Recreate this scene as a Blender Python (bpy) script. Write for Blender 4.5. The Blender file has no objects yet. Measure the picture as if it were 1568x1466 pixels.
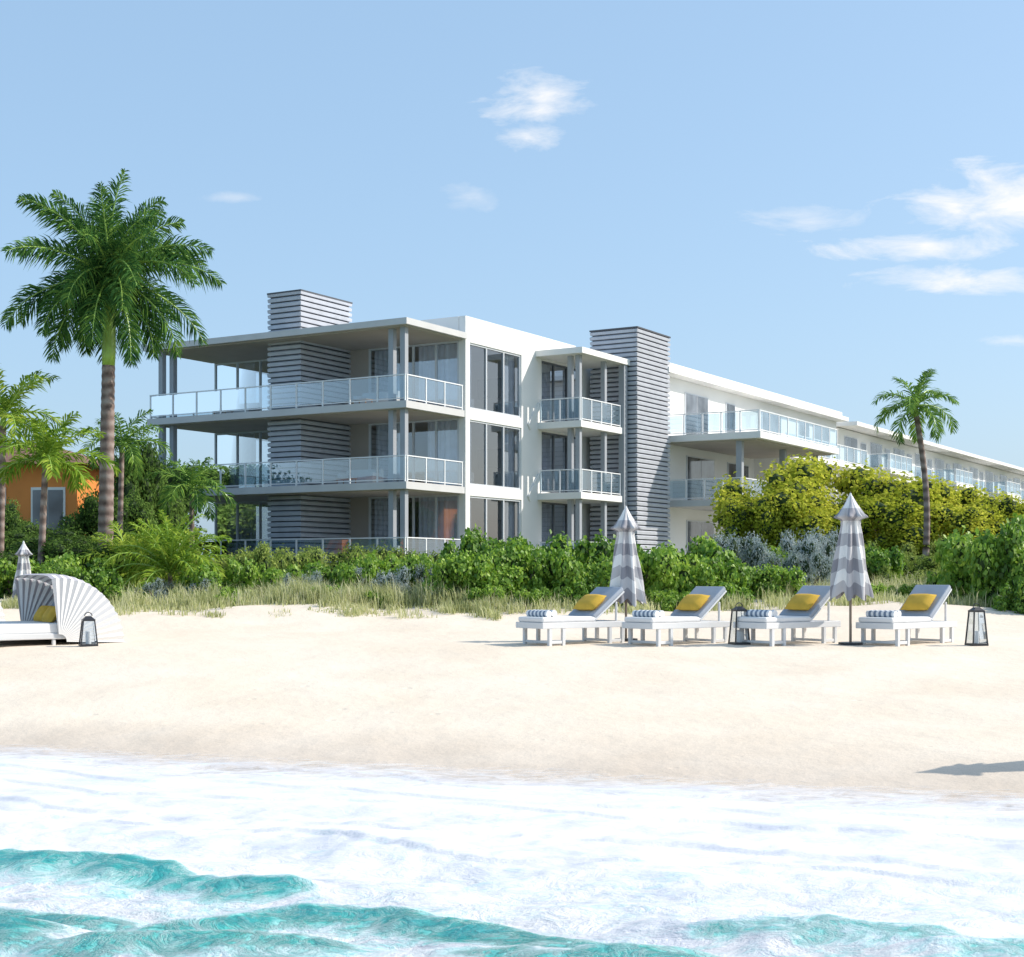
import bpy, math, random
import numpy as np
import bmesh
from mathutils import Vector, Matrix
random.seed(7); rng=np.random.default_rng(7)
S=bpy.context.scene
S.view_settings.view_transform='Standard'; S.view_settings.look='None'; S.view_settings.exposure=0
# ------------------------------------------------------------------ helpers
def newmat(name):
    m=bpy.data.materials.new(name); m.use_nodes=True
    nt=m.node_tree; nt.nodes.clear()
    out=nt.nodes.new('ShaderNodeOutputMaterial')
    return m,nt,out
def N(nt,t,**k):
    n=nt.nodes.new(t)
    for a,b in k.items(): setattr(n,a,b)
    return n
def ramp(nt,fac,stops):
    r=nt.nodes.new('ShaderNodeValToRGB'); e=r.color_ramp.elements
    while len(e)<len(stops): e.new(0.5)
    for el,(p,c) in zip(e,stops):
        el.position=p; el.color=(c[0],c[1],c[2],1) if hasattr(c,'__len__') else (c,c,c,1)
    nt.links.new(fac,r.inputs[0]); return r.outputs[0]
def math_(nt,op,a,b=None,clamp=False):
    n=nt.nodes.new('ShaderNodeMath'); n.operation=op; n.use_clamp=clamp
    for i,v in enumerate((a,b)):
        if v is None: continue
        if isinstance(v,(int,float)): n.inputs[i].default_value=v
        else: nt.links.new(v,n.inputs[i])
    return n.outputs[0]
def plain(name,col,rough=0.7,var=0.12,scale=1.5,bump=0.0,bscale=20,metal=0):
    m,nt,out=newmat(name)
    p=N(nt,'ShaderNodeBsdfPrincipled'); p.inputs['Roughness'].default_value=rough; p.inputs['Metallic'].default_value=metal
    tc=N(nt,'ShaderNodeTexCoord')
    n=N(nt,'ShaderNodeTexNoise'); n.inputs['Scale'].default_value=scale; n.inputs['Detail'].default_value=4
    nt.links.new(tc.outputs['Object'],n.inputs['Vector'])
    lo=[c*(1-var) for c in col]; hi=[min(1,c*(1+var)) for c in col]
    nt.links.new(ramp(nt,n.outputs[0],[(0.3,lo),(0.7,hi)]),p.inputs['Base Color'])
    if bump:
        n2=N(nt,'ShaderNodeTexNoise'); n2.inputs['Scale'].default_value=bscale; n2.inputs['Detail'].default_value=3
        nt.links.new(tc.outputs['Object'],n2.inputs['Vector'])
        b=N(nt,'ShaderNodeBump'); b.inputs['Strength'].default_value=bump; b.inputs['Distance'].default_value=0.03
        nt.links.new(n2.outputs[0],b.inputs['Height']); nt.links.new(b.outputs[0],p.inputs['Normal'])
    nt.links.new(p.outputs[0],out.inputs[0]); return m
def glassmat(name,tint,gloss,diff,dcol,rough=0.02):
    m,nt,out=newmat(name)
    t=N(nt,'ShaderNodeBsdfTransparent'); t.inputs[0].default_value=(*tint,1)
    g=N(nt,'ShaderNodeBsdfGlossy'); g.inputs['Roughness'].default_value=rough; g.inputs[0].default_value=(.95,.97,1,1)
    d=N(nt,'ShaderNodeBsdfDiffuse'); d.inputs[0].default_value=(*dcol,1)
    fr=N(nt,'ShaderNodeFresnel'); fr.inputs[0].default_value=1.5
    f=math_(nt,'ADD',fr.outputs[0],gloss,True)
    a=N(nt,'ShaderNodeMixShader'); a.inputs[0].default_value=diff
    nt.links.new(t.outputs[0],a.inputs[1]); nt.links.new(d.outputs[0],a.inputs[2])
    b=N(nt,'ShaderNodeMixShader'); nt.links.new(f,b.inputs[0]); nt.links.new(a.outputs[0],b.inputs[1]); nt.links.new(g.outputs[0],b.inputs[2])
    nt.links.new(b.outputs[0],out.inputs[0]); return m
def leafmat(name,dark,mid,light,trans=0.35,gloss=False):
    m,nt,out=newmat(name)
    geo=N(nt,'ShaderNodeNewGeometry'); oi=N(nt,'ShaderNodeObjectInfo')
    n=N(nt,'ShaderNodeTexNoise'); n.inputs['Scale'].default_value=1.3; n.inputs['Detail'].default_value=1
    nt.links.new(geo.outputs['Position'],n.inputs['Vector'])
    a=math_(nt,'MULTIPLY',geo.outputs['Random Per Island'],0.5)
    b=math_(nt,'ADD',a,math_(nt,'MULTIPLY',n.outputs[0],0.7))
    c=math_(nt,'ADD',b,math_(nt,'MULTIPLY',oi.outputs['Random'],0.26))
    col=ramp(nt,c,[(0.3,dark),(0.65,mid),(1.0,light)])
    if gloss:
        p=N(nt,'ShaderNodeBsdfPrincipled'); p.inputs['Roughness'].default_value=.5; nt.links.new(col,p.inputs['Base Color'])
    else:
        p=N(nt,'ShaderNodeBsdfDiffuse'); nt.links.new(col,p.inputs[0])
    t=N(nt,'ShaderNodeBsdfTranslucent'); nt.links.new(col,t.inputs[0])
    mx=N(nt,'ShaderNodeMixShader'); mx.inputs[0].default_value=trans
    nt.links.new(p.outputs[0],mx.inputs[1]); nt.links.new(t.outputs[0],mx.inputs[2])
    nt.links.new(mx.outputs[0],out.inputs[0]); return m
class MB:
    def __init__(s): s.v=[];s.f=[];s.m=[];s.mats=[]
    def mi(s,mat):
        if mat not in s.mats: s.mats.append(mat)
        return s.mats.index(mat)
    def add(s,vs,fs,mat):
        o=len(s.v); s.v+= [tuple(v) for v in vs]; k=s.mi(mat)
        for f in fs: s.f.append(tuple(i+o for i in f)); s.m.append(k)
    def box(s,x0,x1,y0,y1,z0,z1,mat,M=None):
        vs=[(x,y,z) for z in (z0,z1) for x,y in ((x0,y0),(x1,y0),(x1,y1),(x0,y1))]
        if M is not None: vs=[M@Vector(v) for v in vs]
        s.add(vs,[(3,2,1,0),(4,5,6,7),(0,1,5,4),(1,2,6,5),(2,3,7,6),(3,0,4,7)],mat)
    def frus(s,x0,x1,y0,y1,z0,z1,e0,e1,mat):
        vs=[]
        for z,e in ((z0,e0),(z1,e1)): vs+=[(x0-e,y0-e,z),(x1+e,y0-e,z),(x1+e,y1+e,z),(x0-e,y1+e,z)]
        s.add(vs,[(3,2,1,0),(4,5,6,7),(0,1,5,4),(1,2,6,5),(2,3,7,6),(3,0,4,7)],mat)
    def tube(s,pts,rads,mat,n=8,cap=True):
        vs=[];fs=[]
        pts=[Vector(p) for p in pts]
        for i,p in enumerate(pts):
            d=(pts[min(i+1,len(pts)-1)]-pts[max(i-1,0)]).normalized()
            a=d.cross(Vector((0,0,1)));
            if a.length<0.05: a=d.cross(Vector((1,0,0)))
            a.normalize(); b=d.cross(a)
            for k in range(n):
                t=2*math.pi*k/n; vs.append(p+(a*math.cos(t)+b*math.sin(t))*rads[i])
        for i in range(len(pts)-1):
            for k in range(n):
                fs.append((i*n+k,i*n+(k+1)%n,(i+1)*n+(k+1)%n,(i+1)*n+k))
        if cap: fs.append(tuple(range(n))[::-1]); fs.append(tuple(range((len(pts)-1)*n,len(pts)*n)))
        s.add(vs,fs,mat)
    def build(s,name,parent=None,loc=(0,0,0),rot=0,bevel=0,smooth=False):
        me=bpy.data.meshes.new(name); me.from_pydata(s.v,[],s.f)
        for m in s.mats: me.materials.append(m)
        me.polygons.foreach_set('material_index',s.m)
        if smooth: me.polygons.foreach_set('use_smooth',[True]*len(s.f))
        me.update()
        o=bpy.data.objects.new(name,me); S.collection.objects.link(o)
        o.location=loc; o.rotation_euler=(0,0,rot)
        if parent: o.parent=parent
        if bevel:
            b=o.modifiers.new('bevel','BEVEL'); b.width=bevel; b.segments=2; b.limit_method='ANGLE'
        return o
def empty(name,loc,rot=0):
    e=bpy.data.objects.new(name,None); S.collection.objects.link(e); e.location=loc; e.rotation_euler=(0,0,rot); e.empty_display_size=.3
    return e
def npmesh(name,V,F,mats,mi=None,smooth=False):
    me=bpy.data.meshes.new(name)
    me.vertices.add(len(V)); me.vertices.foreach_set('co',np.asarray(V,dtype=np.float32).ravel())
    loops=np.concatenate([f.ravel() for f in F]); tot=np.concatenate([np.full(len(f),f.shape[1]) for f in F])
    st=np.concatenate([[0],np.cumsum(tot)[:-1]])
    me.loops.add(len(loops)); me.loops.foreach_set('vertex_index',loops.astype(np.int32))
    me.polygons.add(len(tot)); me.polygons.foreach_set('loop_start',st.astype(np.int32))
    for m in mats: me.materials.append(m)
    if mi is not None: me.polygons.foreach_set('material_index',mi.astype(np.int32))
    me.polygons.foreach_set('use_smooth',[smooth]*len(tot))
    me.update(calc_edges=True); me.validate()
    return me
def link(name,me,loc=(0,0,0),rot=0,sc=(1,1,1),parent=None):
    o=bpy.data.objects.new(name,me); S.collection.objects.link(o); o.location=loc; o.rotation_euler=(0,0,rot); o.scale=sc
    if parent: o.parent=parent
    return o
def vnoise(x,y,seed=0):
    xi=np.floor(x).astype(np.int64); yi=np.floor(y).astype(np.int64); fx=x-xi; fy=y-yi
    fx=fx*fx*(3-2*fx); fy=fy*fy*(3-2*fy)
    def h(a,b):
        v=np.sin(a*127.1+b*311.7+seed*74.7)*43758.5453; return v-np.floor(v)
    return (h(xi,yi)*(1-fx)+h(xi+1,yi)*fx)*(1-fy)+(h(xi,yi+1)*(1-fx)+h(xi+1,yi+1)*fx)*fy
def fbm(x,y,o=4,seed=0):
    r=0;a=.5
    for i in range(o): r=r+a*vnoise(x*2**i+i*.37,y*2**i+i*.61,seed+i); a*=.5
    return r
def sstep(a,b,x):
    t=np.clip((x-a)/(b-a),0,1); return t*t*(3-2*t)
H=2.0
def ground(x,y):
    x=np.asarray(x,float); y=np.asarray(y,float)
    w=1-sstep(15,24,y)
    ye=y+0.35*np.clip(x,-9,9)*w
    z=np.interp(ye,[-50,5,10,15.2,20,23.3,24.2,26,28,31,38,46,60,3000],[-4,-.8,-.4,0,.44,.74,.825,.86,.98,1.3,1.62,1.95,2.12,2.15])
    z=z+ (fbm(x*.35+9,y*.35,3,5)-.45)*.12*sstep(14,17,y)*(1-sstep(23,24.5,y)*.75*(1-sstep(26,29,y)))
    z=z+ (fbm(x*.8,y*.8,3,8)-.45)*.05*sstep(13,15,y)*(1-sstep(23,24.5,y)*.7*(1-sstep(26,29,y)))
    z=z+ (fbm(x*.25,y*.25,3,2)-.45)*.5*sstep(27.5,31,y)*(1-sstep(50,60,y))
    return z
def gz(x,y): return float(ground(np.array([x]),np.array([y]))[0])
# ------------------------------------------------------------------ materials
M={}
M['white']=plain('white_stucco',(.81,.795,.765),.8,.03,.6)
M['slab']=plain('balcony_slab_concrete',(.58,.575,.57),.8,.06,.8)
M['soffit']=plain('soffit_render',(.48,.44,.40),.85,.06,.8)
M['column']=plain('grey_column',(.34,.36,.39),.6,.04,1)
M['louver']=plain('grey_louvre_cladding',(.47,.485,.53),.6,.08,2,.08,15)
M['gap']=plain('cladding_joint',(.09,.095,.11),.9)
M['taupe']=plain('taupe_wall',(.45,.39,.35),.85,.06,.5)
M['frame']=plain('window_frame_metal',(.60,.62,.65),.4,.03)
M['dframe']=plain('dark_window_frame',(.12,.13,.15),.4,.05)
M['rail']=plain('railing_white_metal',(.80,.81,.82),.35,.02)
M['glass']=glassmat('window_glass',(.84,.89,.93),.14,.0,(.3,.4,.5))
M['rglass']=glassmat('railing_glass',(.64,.79,.88),.09,.14,(.42,.60,.72))
M['curtain']=plain('curtain_fabric',(.70,.71,.77),.9,.08,3)
M['inner']=plain('interior_wall',(.50,.47,.45),.9,.05)
M['floor']=plain('balcony_floor_tile',(.52,.49,.46),.7,.06)
M['sofa']=plain('outdoor_sofa_fabric',(.5,.5,.5),.9,.08)
M['wood']=plain('teak_wood',(.33,.2,.11),.6,.2,4)
m,nt,out=newmat('dark_reflective_glass'); p=N(nt,'ShaderNodeBsdfPrincipled')
p.inputs['Roughness'].default_value=.05; p.inputs['Specular IOR Level'].default_value=.9
nn=N(nt,'ShaderNodeTexNoise'); nn.inputs['Scale'].default_value=.7; tcn=N(nt,'ShaderNodeTexCoord'); nt.links.new(tcn.outputs['Object'],nn.inputs[0])
nt.links.new(ramp(nt,nn.outputs[0],[(.35,(.03,.035,.045)),(.7,(.20,.22,.25))]),p.inputs['Base Color']); nt.links.new(p.outputs[0],out.inputs[0]); M['dglass']=m
# ------------------------------------------------------------------ building
B=empty('beachfront_apartment_building',(-4.265,60,H),math.atan2(.8581,.5135))
def rail(mb,p0,p1,z,step=1.35,h=1.07):
    (a0,b0),(a1,b1)=p0,p1
    L=math.hypot(a1-a0,b1-b0); n=max(1,round(L/step)); al=abs(a1-a0)>abs(b1-b0)
    def bx(q0,q1,t,z0,z1,mat,lat=0):
        if al: mb.box(min(q0,q1),max(q0,q1),b0-t+lat,b0+t+lat,z0,z1,mat)
        else: mb.box(a0-t+lat,a0+t+lat,min(q0,q1),max(q0,q1),z0,z1,mat)
    s,e=(a0,a1) if al else (b0,b1)
    if s>e: s,e=e,s
    bx(s,e,.03,z+h-.045,z+h,M['rail'])
    bx(s+.02,e-.02,.02,z+.07,z+.11,M['rail'])
    for i in range(n+1):
        q=s+(e-s)*i/n; q=min(max(q,s+.04),e-.04)
        bx(q-.03,q+.03,.026,z,z+h-.045,M['rail'])
    for i in range(n):
        q0=s+(e-s)*i/n+.06; q1=s+(e-s)*(i+1)/n-.06
        za,zb=z+.13,z+h-.07
        if al: mb.add([(q0,b0,za),(q1,b0,za),(q1,b0,zb),(q0,b0,zb)],[(0,1,2,3)],M['rglass'])
        else: mb.add([(a0,q0,za),(a0,q1,za),(a0,q1,zb),(a0,q0,zb)],[(0,1,2,3)],M['rglass'])
def window(mb,axis,c,q0,q1,z0,z1,n,fr='frame',curt=(),depth=.06,cdir=1):
    def bx(s,e,t0,t1,za,zb,mat):
        if axis=='b': mb.box(c+t0,c+t1,s,e,za,zb,mat)
        else: mb.box(s,e,c+t0,c+t1,za,zb,mat)
    f=M[fr]
    bx(q0,q1,-depth,depth,z0,z0+.08,f); bx(q0,q1,-depth,depth,z1-.08,z1,f)
    for i in range(n+1):
        q=q0+(q1-q0)*i/n; q=min(max(q,q0+.04),q1-.04)
        bx(q-.04,q+.04,-depth+.004,depth-.004,z0+.08,z1-.08,f)
    for i in range(n):
        a=q0+(q1-q0)*i/n+.04;b=q0+(q1-q0)*(i+1)/n-.04; za,zb=z0+.08,z1-.08
        if axis=='b': mb.add([(c,a,za),(c,b,za),(c,b,zb),(c,a,zb)],[(0,1,2,3)],M['glass'])
        else: mb.add([(a,c,za),(b,c,za),(b,c,zb),(a,c,zb)],[(0,1,2,3)],M['glass'])
    for (s,e) in curt:
        k=int((e-s)/.09)+2; vs=[];fs=[]
        for i in range(k):
            q=s+(e-s)*i/(k-1); t=.3*cdir+.06*math.sin(i*1.9)+.02*math.sin(i*.7)
            for zz in (z0+.02,z1-.05):
                vs.append((c+t,q,zz) if axis=='b' else (q,c+t,zz))
        for i in range(k-1): fs.append((2*i,2*i+2,2*i+3,2*i+1))
        mb.add(vs,fs,M['curtain'])
FL=[.45,3.77,7.05]; TOP=[3.47,6.75,10.08]
st=MB(); rl=MB(); wi=MB()
for i,z in enumerate(FL):
    st.box(0,15,0,14.28,z-.30,z-.02,M['slab'])
    st.box(.06,14.9,.06,14.2,z-.02,z,M['floor'])
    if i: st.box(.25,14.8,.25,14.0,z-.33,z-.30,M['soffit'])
st.box(-.12,4.40,-.10,14.4,10.10,10.36,M['slab'])
st.box(4.40,15,.0,14.28,10.10,10.34,M['slab'])
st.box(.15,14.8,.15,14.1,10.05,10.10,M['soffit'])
st.box(4.38,14.3,.32,13.9,10.36,11.1,M['white'])
zb=-.6
for a0,a1 in ((4.38,4.72),(9.10,10.95),(14.9,19.2)):
    st.box(a0,a1,-.03,.30,zb,11.1 if a1<14 else 10.2,M['white'])
for a0,a1 in ((4.72,9.10),(10.95,14.9)):
    st.box(a0,a1,-.028,.29,zb,.50,M['white'])
    for z0,z1 in ((3.40,3.86),(6.68,7.14)): st.box(a0,a1,-.028,.29,z0,z1,M['white'])
    st.box(a0,a1,-.028,.29,10.0,11.1 if a0<10 else 10.2,M['white'])
st.box(10.95,14.3,-.02,.31,10.2,11.1,M['white'])
for z0,z1 in ((.5,3.4),(3.86,6.68),(7.14,10.0)):
    window(wi,'a',.08,4.72,9.10,z0,z1,3,'frame',((4.8,5.5),(8.3,9.05)))
    window(wi,'a',.10,10.95,14.9,z0,z1,3,'dframe',((11.0,12.4),(13.8,14.8)))
for i,z in enumerate(FL):
    t=TOP[i]-.02
    window(wi,'b',4.42,.3,5.1,z,t,4,'frame',((.4,2.6),(3.7,5.0)) if i!=1 else ((.4,2.2),(3.2,5.0)))
    st.box(4.38,4.55,5.1,6.2,z,t,M['taupe'])
    st.box(4.30,4.50,7.85,8.6,z,t,M['taupe'])
    window(wi,'b',4.42,8.6,14.2,z,t,4,'frame',((12.0,14.0),(8.7,9.3)))
    window(wi,'a',14.15,4.5,9.9,z,t,4,'frame')
    st.box(9.9,15,14.0,14.2,z,t,M['white'])
    st.box(10.0,10.15,.3,14.0,z,t,M['inner'])
    st.box(4.6,10.0,6.9,7.05,z,t,M['inner'])
    st.box(10.2,15,4.2,4.35,z,t,M['inner'])
    wi.box(6.6,7.0,1.2,3.4,z+.1,z+.8,M['sofa']); wi.box(6.2,7.1,3.9,4.6,z+.7,z+.75,M['wood']); wi.box(9.85,9.98,1.2,2.8,z+1.2,z+2.1,M['dframe']); wi.box(9.85,9.98,4.0,5.0,z,z+2.2,M['dframe'])
    for (a,b) in ((.22,.22),(.30,.86),(.22,13.55),(.45,13.1)):
        st.box(a,a+.24,b,b+.24,z,TOP[i]+.0,M['column'])
    rail(rl,(.08,.08),(.08,14.18),z); rail(rl,(.14,.08),(4.3,.08),z); rail(rl,(.14,14.18),(4.3,14.18),z)
def chimney(name,a0,a1,b0,b1,z0,z1):
    c=MB(); c.box(a0,a1,b0,b1,z0,z1,M['gap']); z=z0; r=random.Random(5)
    while z<z1-.1:
        e=.105+r.uniform(-.008,.012); hh=.13; c.frus(a0,a1,b0,b1,z,z+hh,e*.85,e,M['louver']); c.frus(a0,a1,b0,b1,z+hh,z+hh+.055,e,.02,M['louver']); z+=.232
    c.box(a0-.12,a1+.12,b0-.12,b1+.12,z1-.02,z1+.05,M['gap'])
    return c.build(name,B)
chimney('chimney_front',.95,4.37,6.2,7.85,0,12.2)
chimney('chimney_side',15.3,18.85,-2.8,-.42,-.6,11.9)
for i,z in enumerate(FL):
    st.box(10.55,15.2,-2.33,-.03,z-.30,z,M['slab'] if i==0 else M['white'])
    rail(rl,(10.64,-2.25),(10.64,-.1),z,1.1); rail(rl,(10.7,-2.25),(14.7,-2.25),z,1.1)
    t=TOP[i]
    for (a,b) in ((10.8,-2.12),(10.95,-1.62),(13.3,-2.12)): st.box(a,a+.22,b,b+.22,z,t+.01,M['column'])
st.box(10.35,15.25,-2.5,-.03,10.09,10.36,M['white'])
st.box(14.75,15.1,-2.42,-2.12,-.6,10.09,M['column'])
for z in (3.6,6.9):
    st.add([(9.6,-.10,z),(9.8,-.10,z-.25),(10.75,-.10,z+.9),(10.6,-.10,z+1.1),(9.6,-.04,z),(9.8,-.04,z-.25),(10.75,-.04,z+.9),(10.6,-.04,z+1.1)],
       [(0,1,2,3),(7,6,5,4),(0,4,5,1),(1,5,6,2),(2,6,7,3),(3,7,4,0)],M['white'])
# wing 1
st.box(19.2,46.6,-2.2,9,-.6,10.15,M['white'])
st.box(18.7,46.9,-2.95,9,10.16,10.42,M['white'])
st.box(19.0,46.6,-2.6,8,10.42,10.75,M['white'])
def fwin(a0,a1,z0,z1,b=-2.2,n=2):
    st.box(a0-.06,a1+.06,b-.05,b+.02,z0-.06,z1+.06,M['frame'])
    for k in range(n):
        q0=a0+(a1-a0)*k/n+.03; q1=a0+(a1-a0)*(k+1)/n-.03
        st.box(q0,q1,b-.06,b-.03,z0,z1,M['dglass'])
for a0,a1 in ((22.3,25.2),(33.2,36.2),(39.5,41.2),(42.2,45.2)): fwin(a0,a1,7.15,9.5,n=2)
for a0,a1 in ((27.8,29.0),): fwin(a0,a1,7.15,9.5,n=1)
for a0,a1 in ((22.5,26),(28,31),(35,37),(41,43)): fwin(a0,a1,3.9,6.2)
for a0,a1 in ((22.5,26),(28,31),(35,37),(41,43)): fwin(a0,a1,.6,2.8)
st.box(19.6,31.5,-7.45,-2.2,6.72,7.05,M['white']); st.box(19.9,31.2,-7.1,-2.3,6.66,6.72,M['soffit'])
rail(rl,(19.7,-7.35),(19.7,-2.3),7.05,1.0); rail(rl,(19.75,-7.35),(31.4,-7.35),7.05,1.3)
for a in (20.0,26,31.0): st.box(a,a+.3,-6.3,-6.0,0,6.66,M['column'])
st.box(19.9,31.2,-6.4,-2.2,3.45,3.77,M['slab']); rail(rl,(20.,-6.3),(20.,-2.3),3.77,1.0); rail(rl,(20.05,-6.3),(31.1,-6.3),3.77,1.3)
st.box(19.9,31.2,-6.4,-2.2,.1,.45,M['slab'])
st.box(31.5,46.6,-4.4,-2.2,6.75,7.05,M['white']); rail(rl,(31.55,-4.3),(46.5,-4.3),7.05,1.3)
st.box(31.5,46.6,-4.1,-2.2,3.47,3.77,M['white'])
for a in (32,36.5,41.5,46.2): st.box(a,a+.25,-3.9,-2.2,0,6.75,M['white'])
# wing 2
st.box(48,112,-1.9,9,-.6,9.9,M['white']); st.box(46.6,48,-.9,8,-.6,9.6,M['white'])
st.box(48-.4,112.4,-3.3,9,9.95,10.22,M['white']); st.box(50,110,-1.2,8,10.22,10.6,M['white'])
for k in range(11):
    a=49.2+k*5.7
    fwin(a,a+2.6,7.15,9.4,-1.9,2); fwin(a+3.5,a+4.6,7.5,9.2,-1.9,1)
    fwin(a,a+2.6,3.9,6.1,-1.9,2); fwin(a+.3,a+2.3,.6,2.8,-1.9,2); fwin(a+3.5,a+4.4,3.9,6.0,-1.9,1)
    if k%3==0:
        st.box(a-.4,a+5.0,-5.2,-1.9,6.75,7.05,M['white']); rail(rl,(a-.3,-5.1),(a+4.9,-5.1),7.05,1.3); rail(rl,(a-.3,-5.05),(a-.3,-3.3),7.05,1.3)
    else:
        st.box(a-.699,a+5.299,-3.4,-1.9,6.76,7.05,M['white']); rail(rl,(a-.6,-3.3),(a+5.2,-3.3),7.05,1.3)
    if k%2: st.box(a-.1,a+3.8,-4.3,-1.9,3.45,3.77,M['slab']); rail(rl,(a,-4.2),(a+3.7,-4.2),3.77,1.3)
sf=MB()
for i,z in enumerate(FL):
    for (a,b) in ((1.9,2.2),(2.2,10.2)) if i!=1 else ((2.1,3.2),(1.6,11.0)):
        sf.box(a,a+.8,b,b+1.9,z+.12,z+.42,M['sofa']); sf.box(a+.62,a+.8,b,b+1.9,z+.42,z+.78,M['sofa'])
        sf.box(a,a+.6,b,b+.18,z+.42,z+.6,M['sofa']); sf.box(a,a+.6,b+1.72,b+1.9,z+.42,z+.6,M['sofa'])
        sf.box(a-.95,a-.4,b+.5,b+1.3,z+.28,z+.33,M['wood'])
        for da in (-.92,-.48):
            for db in (.55,1.2): sf.box(a+da,a+da+.05,b+db,b+db+.05,z,z+.28,M['wood'])
st.build('walls_and_slabs',B); wi.build('windows',B); rl.build('glass_railings',B); sf.build('balcony_sofas',B,bevel=.03)
# ------------------------------------------------------------------ orange house
OM=plain('orange_stucco',(.72,.25,.06),.85,.12,.8); RT=plain('brown_roof_tiles',(.20,.10,.07),.8,.25,6)
Hs=empty('orange_house',(-18.0,53,H),math.radians(-6)); h=MB()
h.box(-6,2.6,0,6,-.5,3.9,OM)
h.add([(-6.5,-.6,3.9),(3.2,-.6,3.9),(3.2,6.6,3.9),(-6.5,6.6,3.9),(-3.5,3.0,4.9),(.2,3.0,4.9)],[(3,2,1,0),(0,1,5,4),(1,2,5),(2,3,4,5),(3,0,4)],RT)
for x in (-4.6,-1.2,1.0):
    h.box(x-.08,x+1.18,-.06,.02,1.2,3.1,M['white']); h.box(x,x+.53,-.09,-.03,1.3,3.0,M['dglass']); h.box(x+.57,x+1.1,-.09,-.03,1.3,3.0,M['dglass'])
h.build('walls_roof_windows',Hs)
# ------------------------------------------------------------------ ground
def sandmat():
    m,nt,out=newmat('beach_sand'); geo=N(nt,'ShaderNodeNewGeometry'); sx=N(nt,'ShaderNodeSeparateXYZ'); nt.links.new(geo.outputs['Position'],sx.inputs[0])
    n1=N(nt,'ShaderNodeTexNoise'); n1.inputs['Scale'].default_value=.6; n1.inputs['Detail'].default_value=6; nt.links.new(geo.outputs['Position'],n1.inputs[0])
    n2=N(nt,'ShaderNodeTexNoise'); n2.inputs['Scale'].default_value=60; n2.inputs['Detail'].default_value=2; nt.links.new(geo.outputs['Position'],n2.inputs[0])
    c1=ramp(nt,n1.outputs[0],[(.3,(.74,.63,.505)),(.7,(.81,.71,.59))])
    c2=ramp(nt,n2.outputs[0],[(.3,.86),(.6,1.0)])
    mx=N(nt,'ShaderNodeMix',data_type='RGBA',blend_type='MULTIPLY'); mx.inputs[0].default_value=1; nt.links.new(c1,mx.inputs[6]); nt.links.new(c2,mx.inputs[7])
    wet=ramp(nt,math_(nt,'ADD',sx.outputs[2],math_(nt,'MULTIPLY',math_(nt,'SUBTRACT',n1.outputs[0],.5),.12)),[(.03,(.82,.81,.82)),(.20,(1,1,1))])
    mw=N(nt,'ShaderNodeMix',data_type='RGBA',blend_type='MULTIPLY'); mw.inputs[0].default_value=1; nt.links.new(mx.outputs[2],mw.inputs[6]); nt.links.new(wet,mw.inputs[7])
    f=math_(nt,'ADD',math_(nt,'MULTIPLY',math_(nt,'SUBTRACT',sx.outputs[1],34.5),.35),math_(nt,'MULTIPLY',math_(nt,'SUBTRACT',n1.outputs[0],.5),4.0),True)
    mx2=N(nt,'ShaderNodeMix',data_type='RGBA'); nt.links.new(f,mx2.inputs[0]); nt.links.new(mw.outputs[2],mx2.inputs[6]); mx2.inputs[7].default_value=(.13,.14,.055,1)
    p=N(nt,'ShaderNodeBsdfPrincipled'); nt.links.new(mx2.outputs[2],p.inputs['Base Color']); p.inputs['Roughness'].default_value=.95; p.inputs['Specular IOR Level'].default_value=.1
    n3=N(nt,'ShaderNodeTexNoise'); n3.inputs['Scale'].default_value=3.0; n3.inputs['Detail'].default_value=7; n3.inputs['Roughness'].default_value=.58; nt.links.new(geo.outputs['Position'],n3.inputs[0])
    vv=N(nt,'ShaderNodeTexVoronoi'); vv.inputs['Scale'].default_value=1.3; nt.links.new(geo.outputs['Position'],vv.inputs[0])
    pit=ramp(nt,vv.outputs[0],[(.0,0),(.09,1),(.13,1.0)])
    hh=math_(nt,'ADD',n3.outputs[0],math_(nt,'MULTIPLY',pit,.5))
    b=N(nt,'ShaderNodeBump'); b.inputs['Strength'].default_value=.32; b.inputs['Distance'].default_value=.09; nt.links.new(hh,b.inputs['Height']); nt.links.new(b.outputs[0],p.inputs['Normal'])
    nt.links.new(p.outputs[0],out.inputs[0]); return m
def sheet(name,xs,ys,zf,mat):
    X,Y=np.meshgrid(xs,ys); Z=zf(X,Y); nx,ny=len(xs),len(ys)
    V=np.stack([X.ravel(),Y.ravel(),Z.ravel()],1); i=np.arange(nx*ny).reshape(ny,nx)
    F=np.stack([i[:-1,:-1].ravel(),i[:-1,1:].ravel(),i[1:,1:].ravel(),i[1:,:-1].ravel()],1)
    me=npmesh(name,V,[F],[mat],smooth=True); return link(name,me),V
xs=np.concatenate([[-2500,-800,-300,-120,-60,-40,-28],np.arange(-20,20.01,.1),[28,40,60,120,300,800,2500]])
ys=np.concatenate([[-60,-20,0],np.arange(8,36,.1),np.arange(36,64,.5),[70,90,150,300,800,2500]])
sheet('beach_sand_ground',xs,ys,ground,sandmat())
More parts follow.
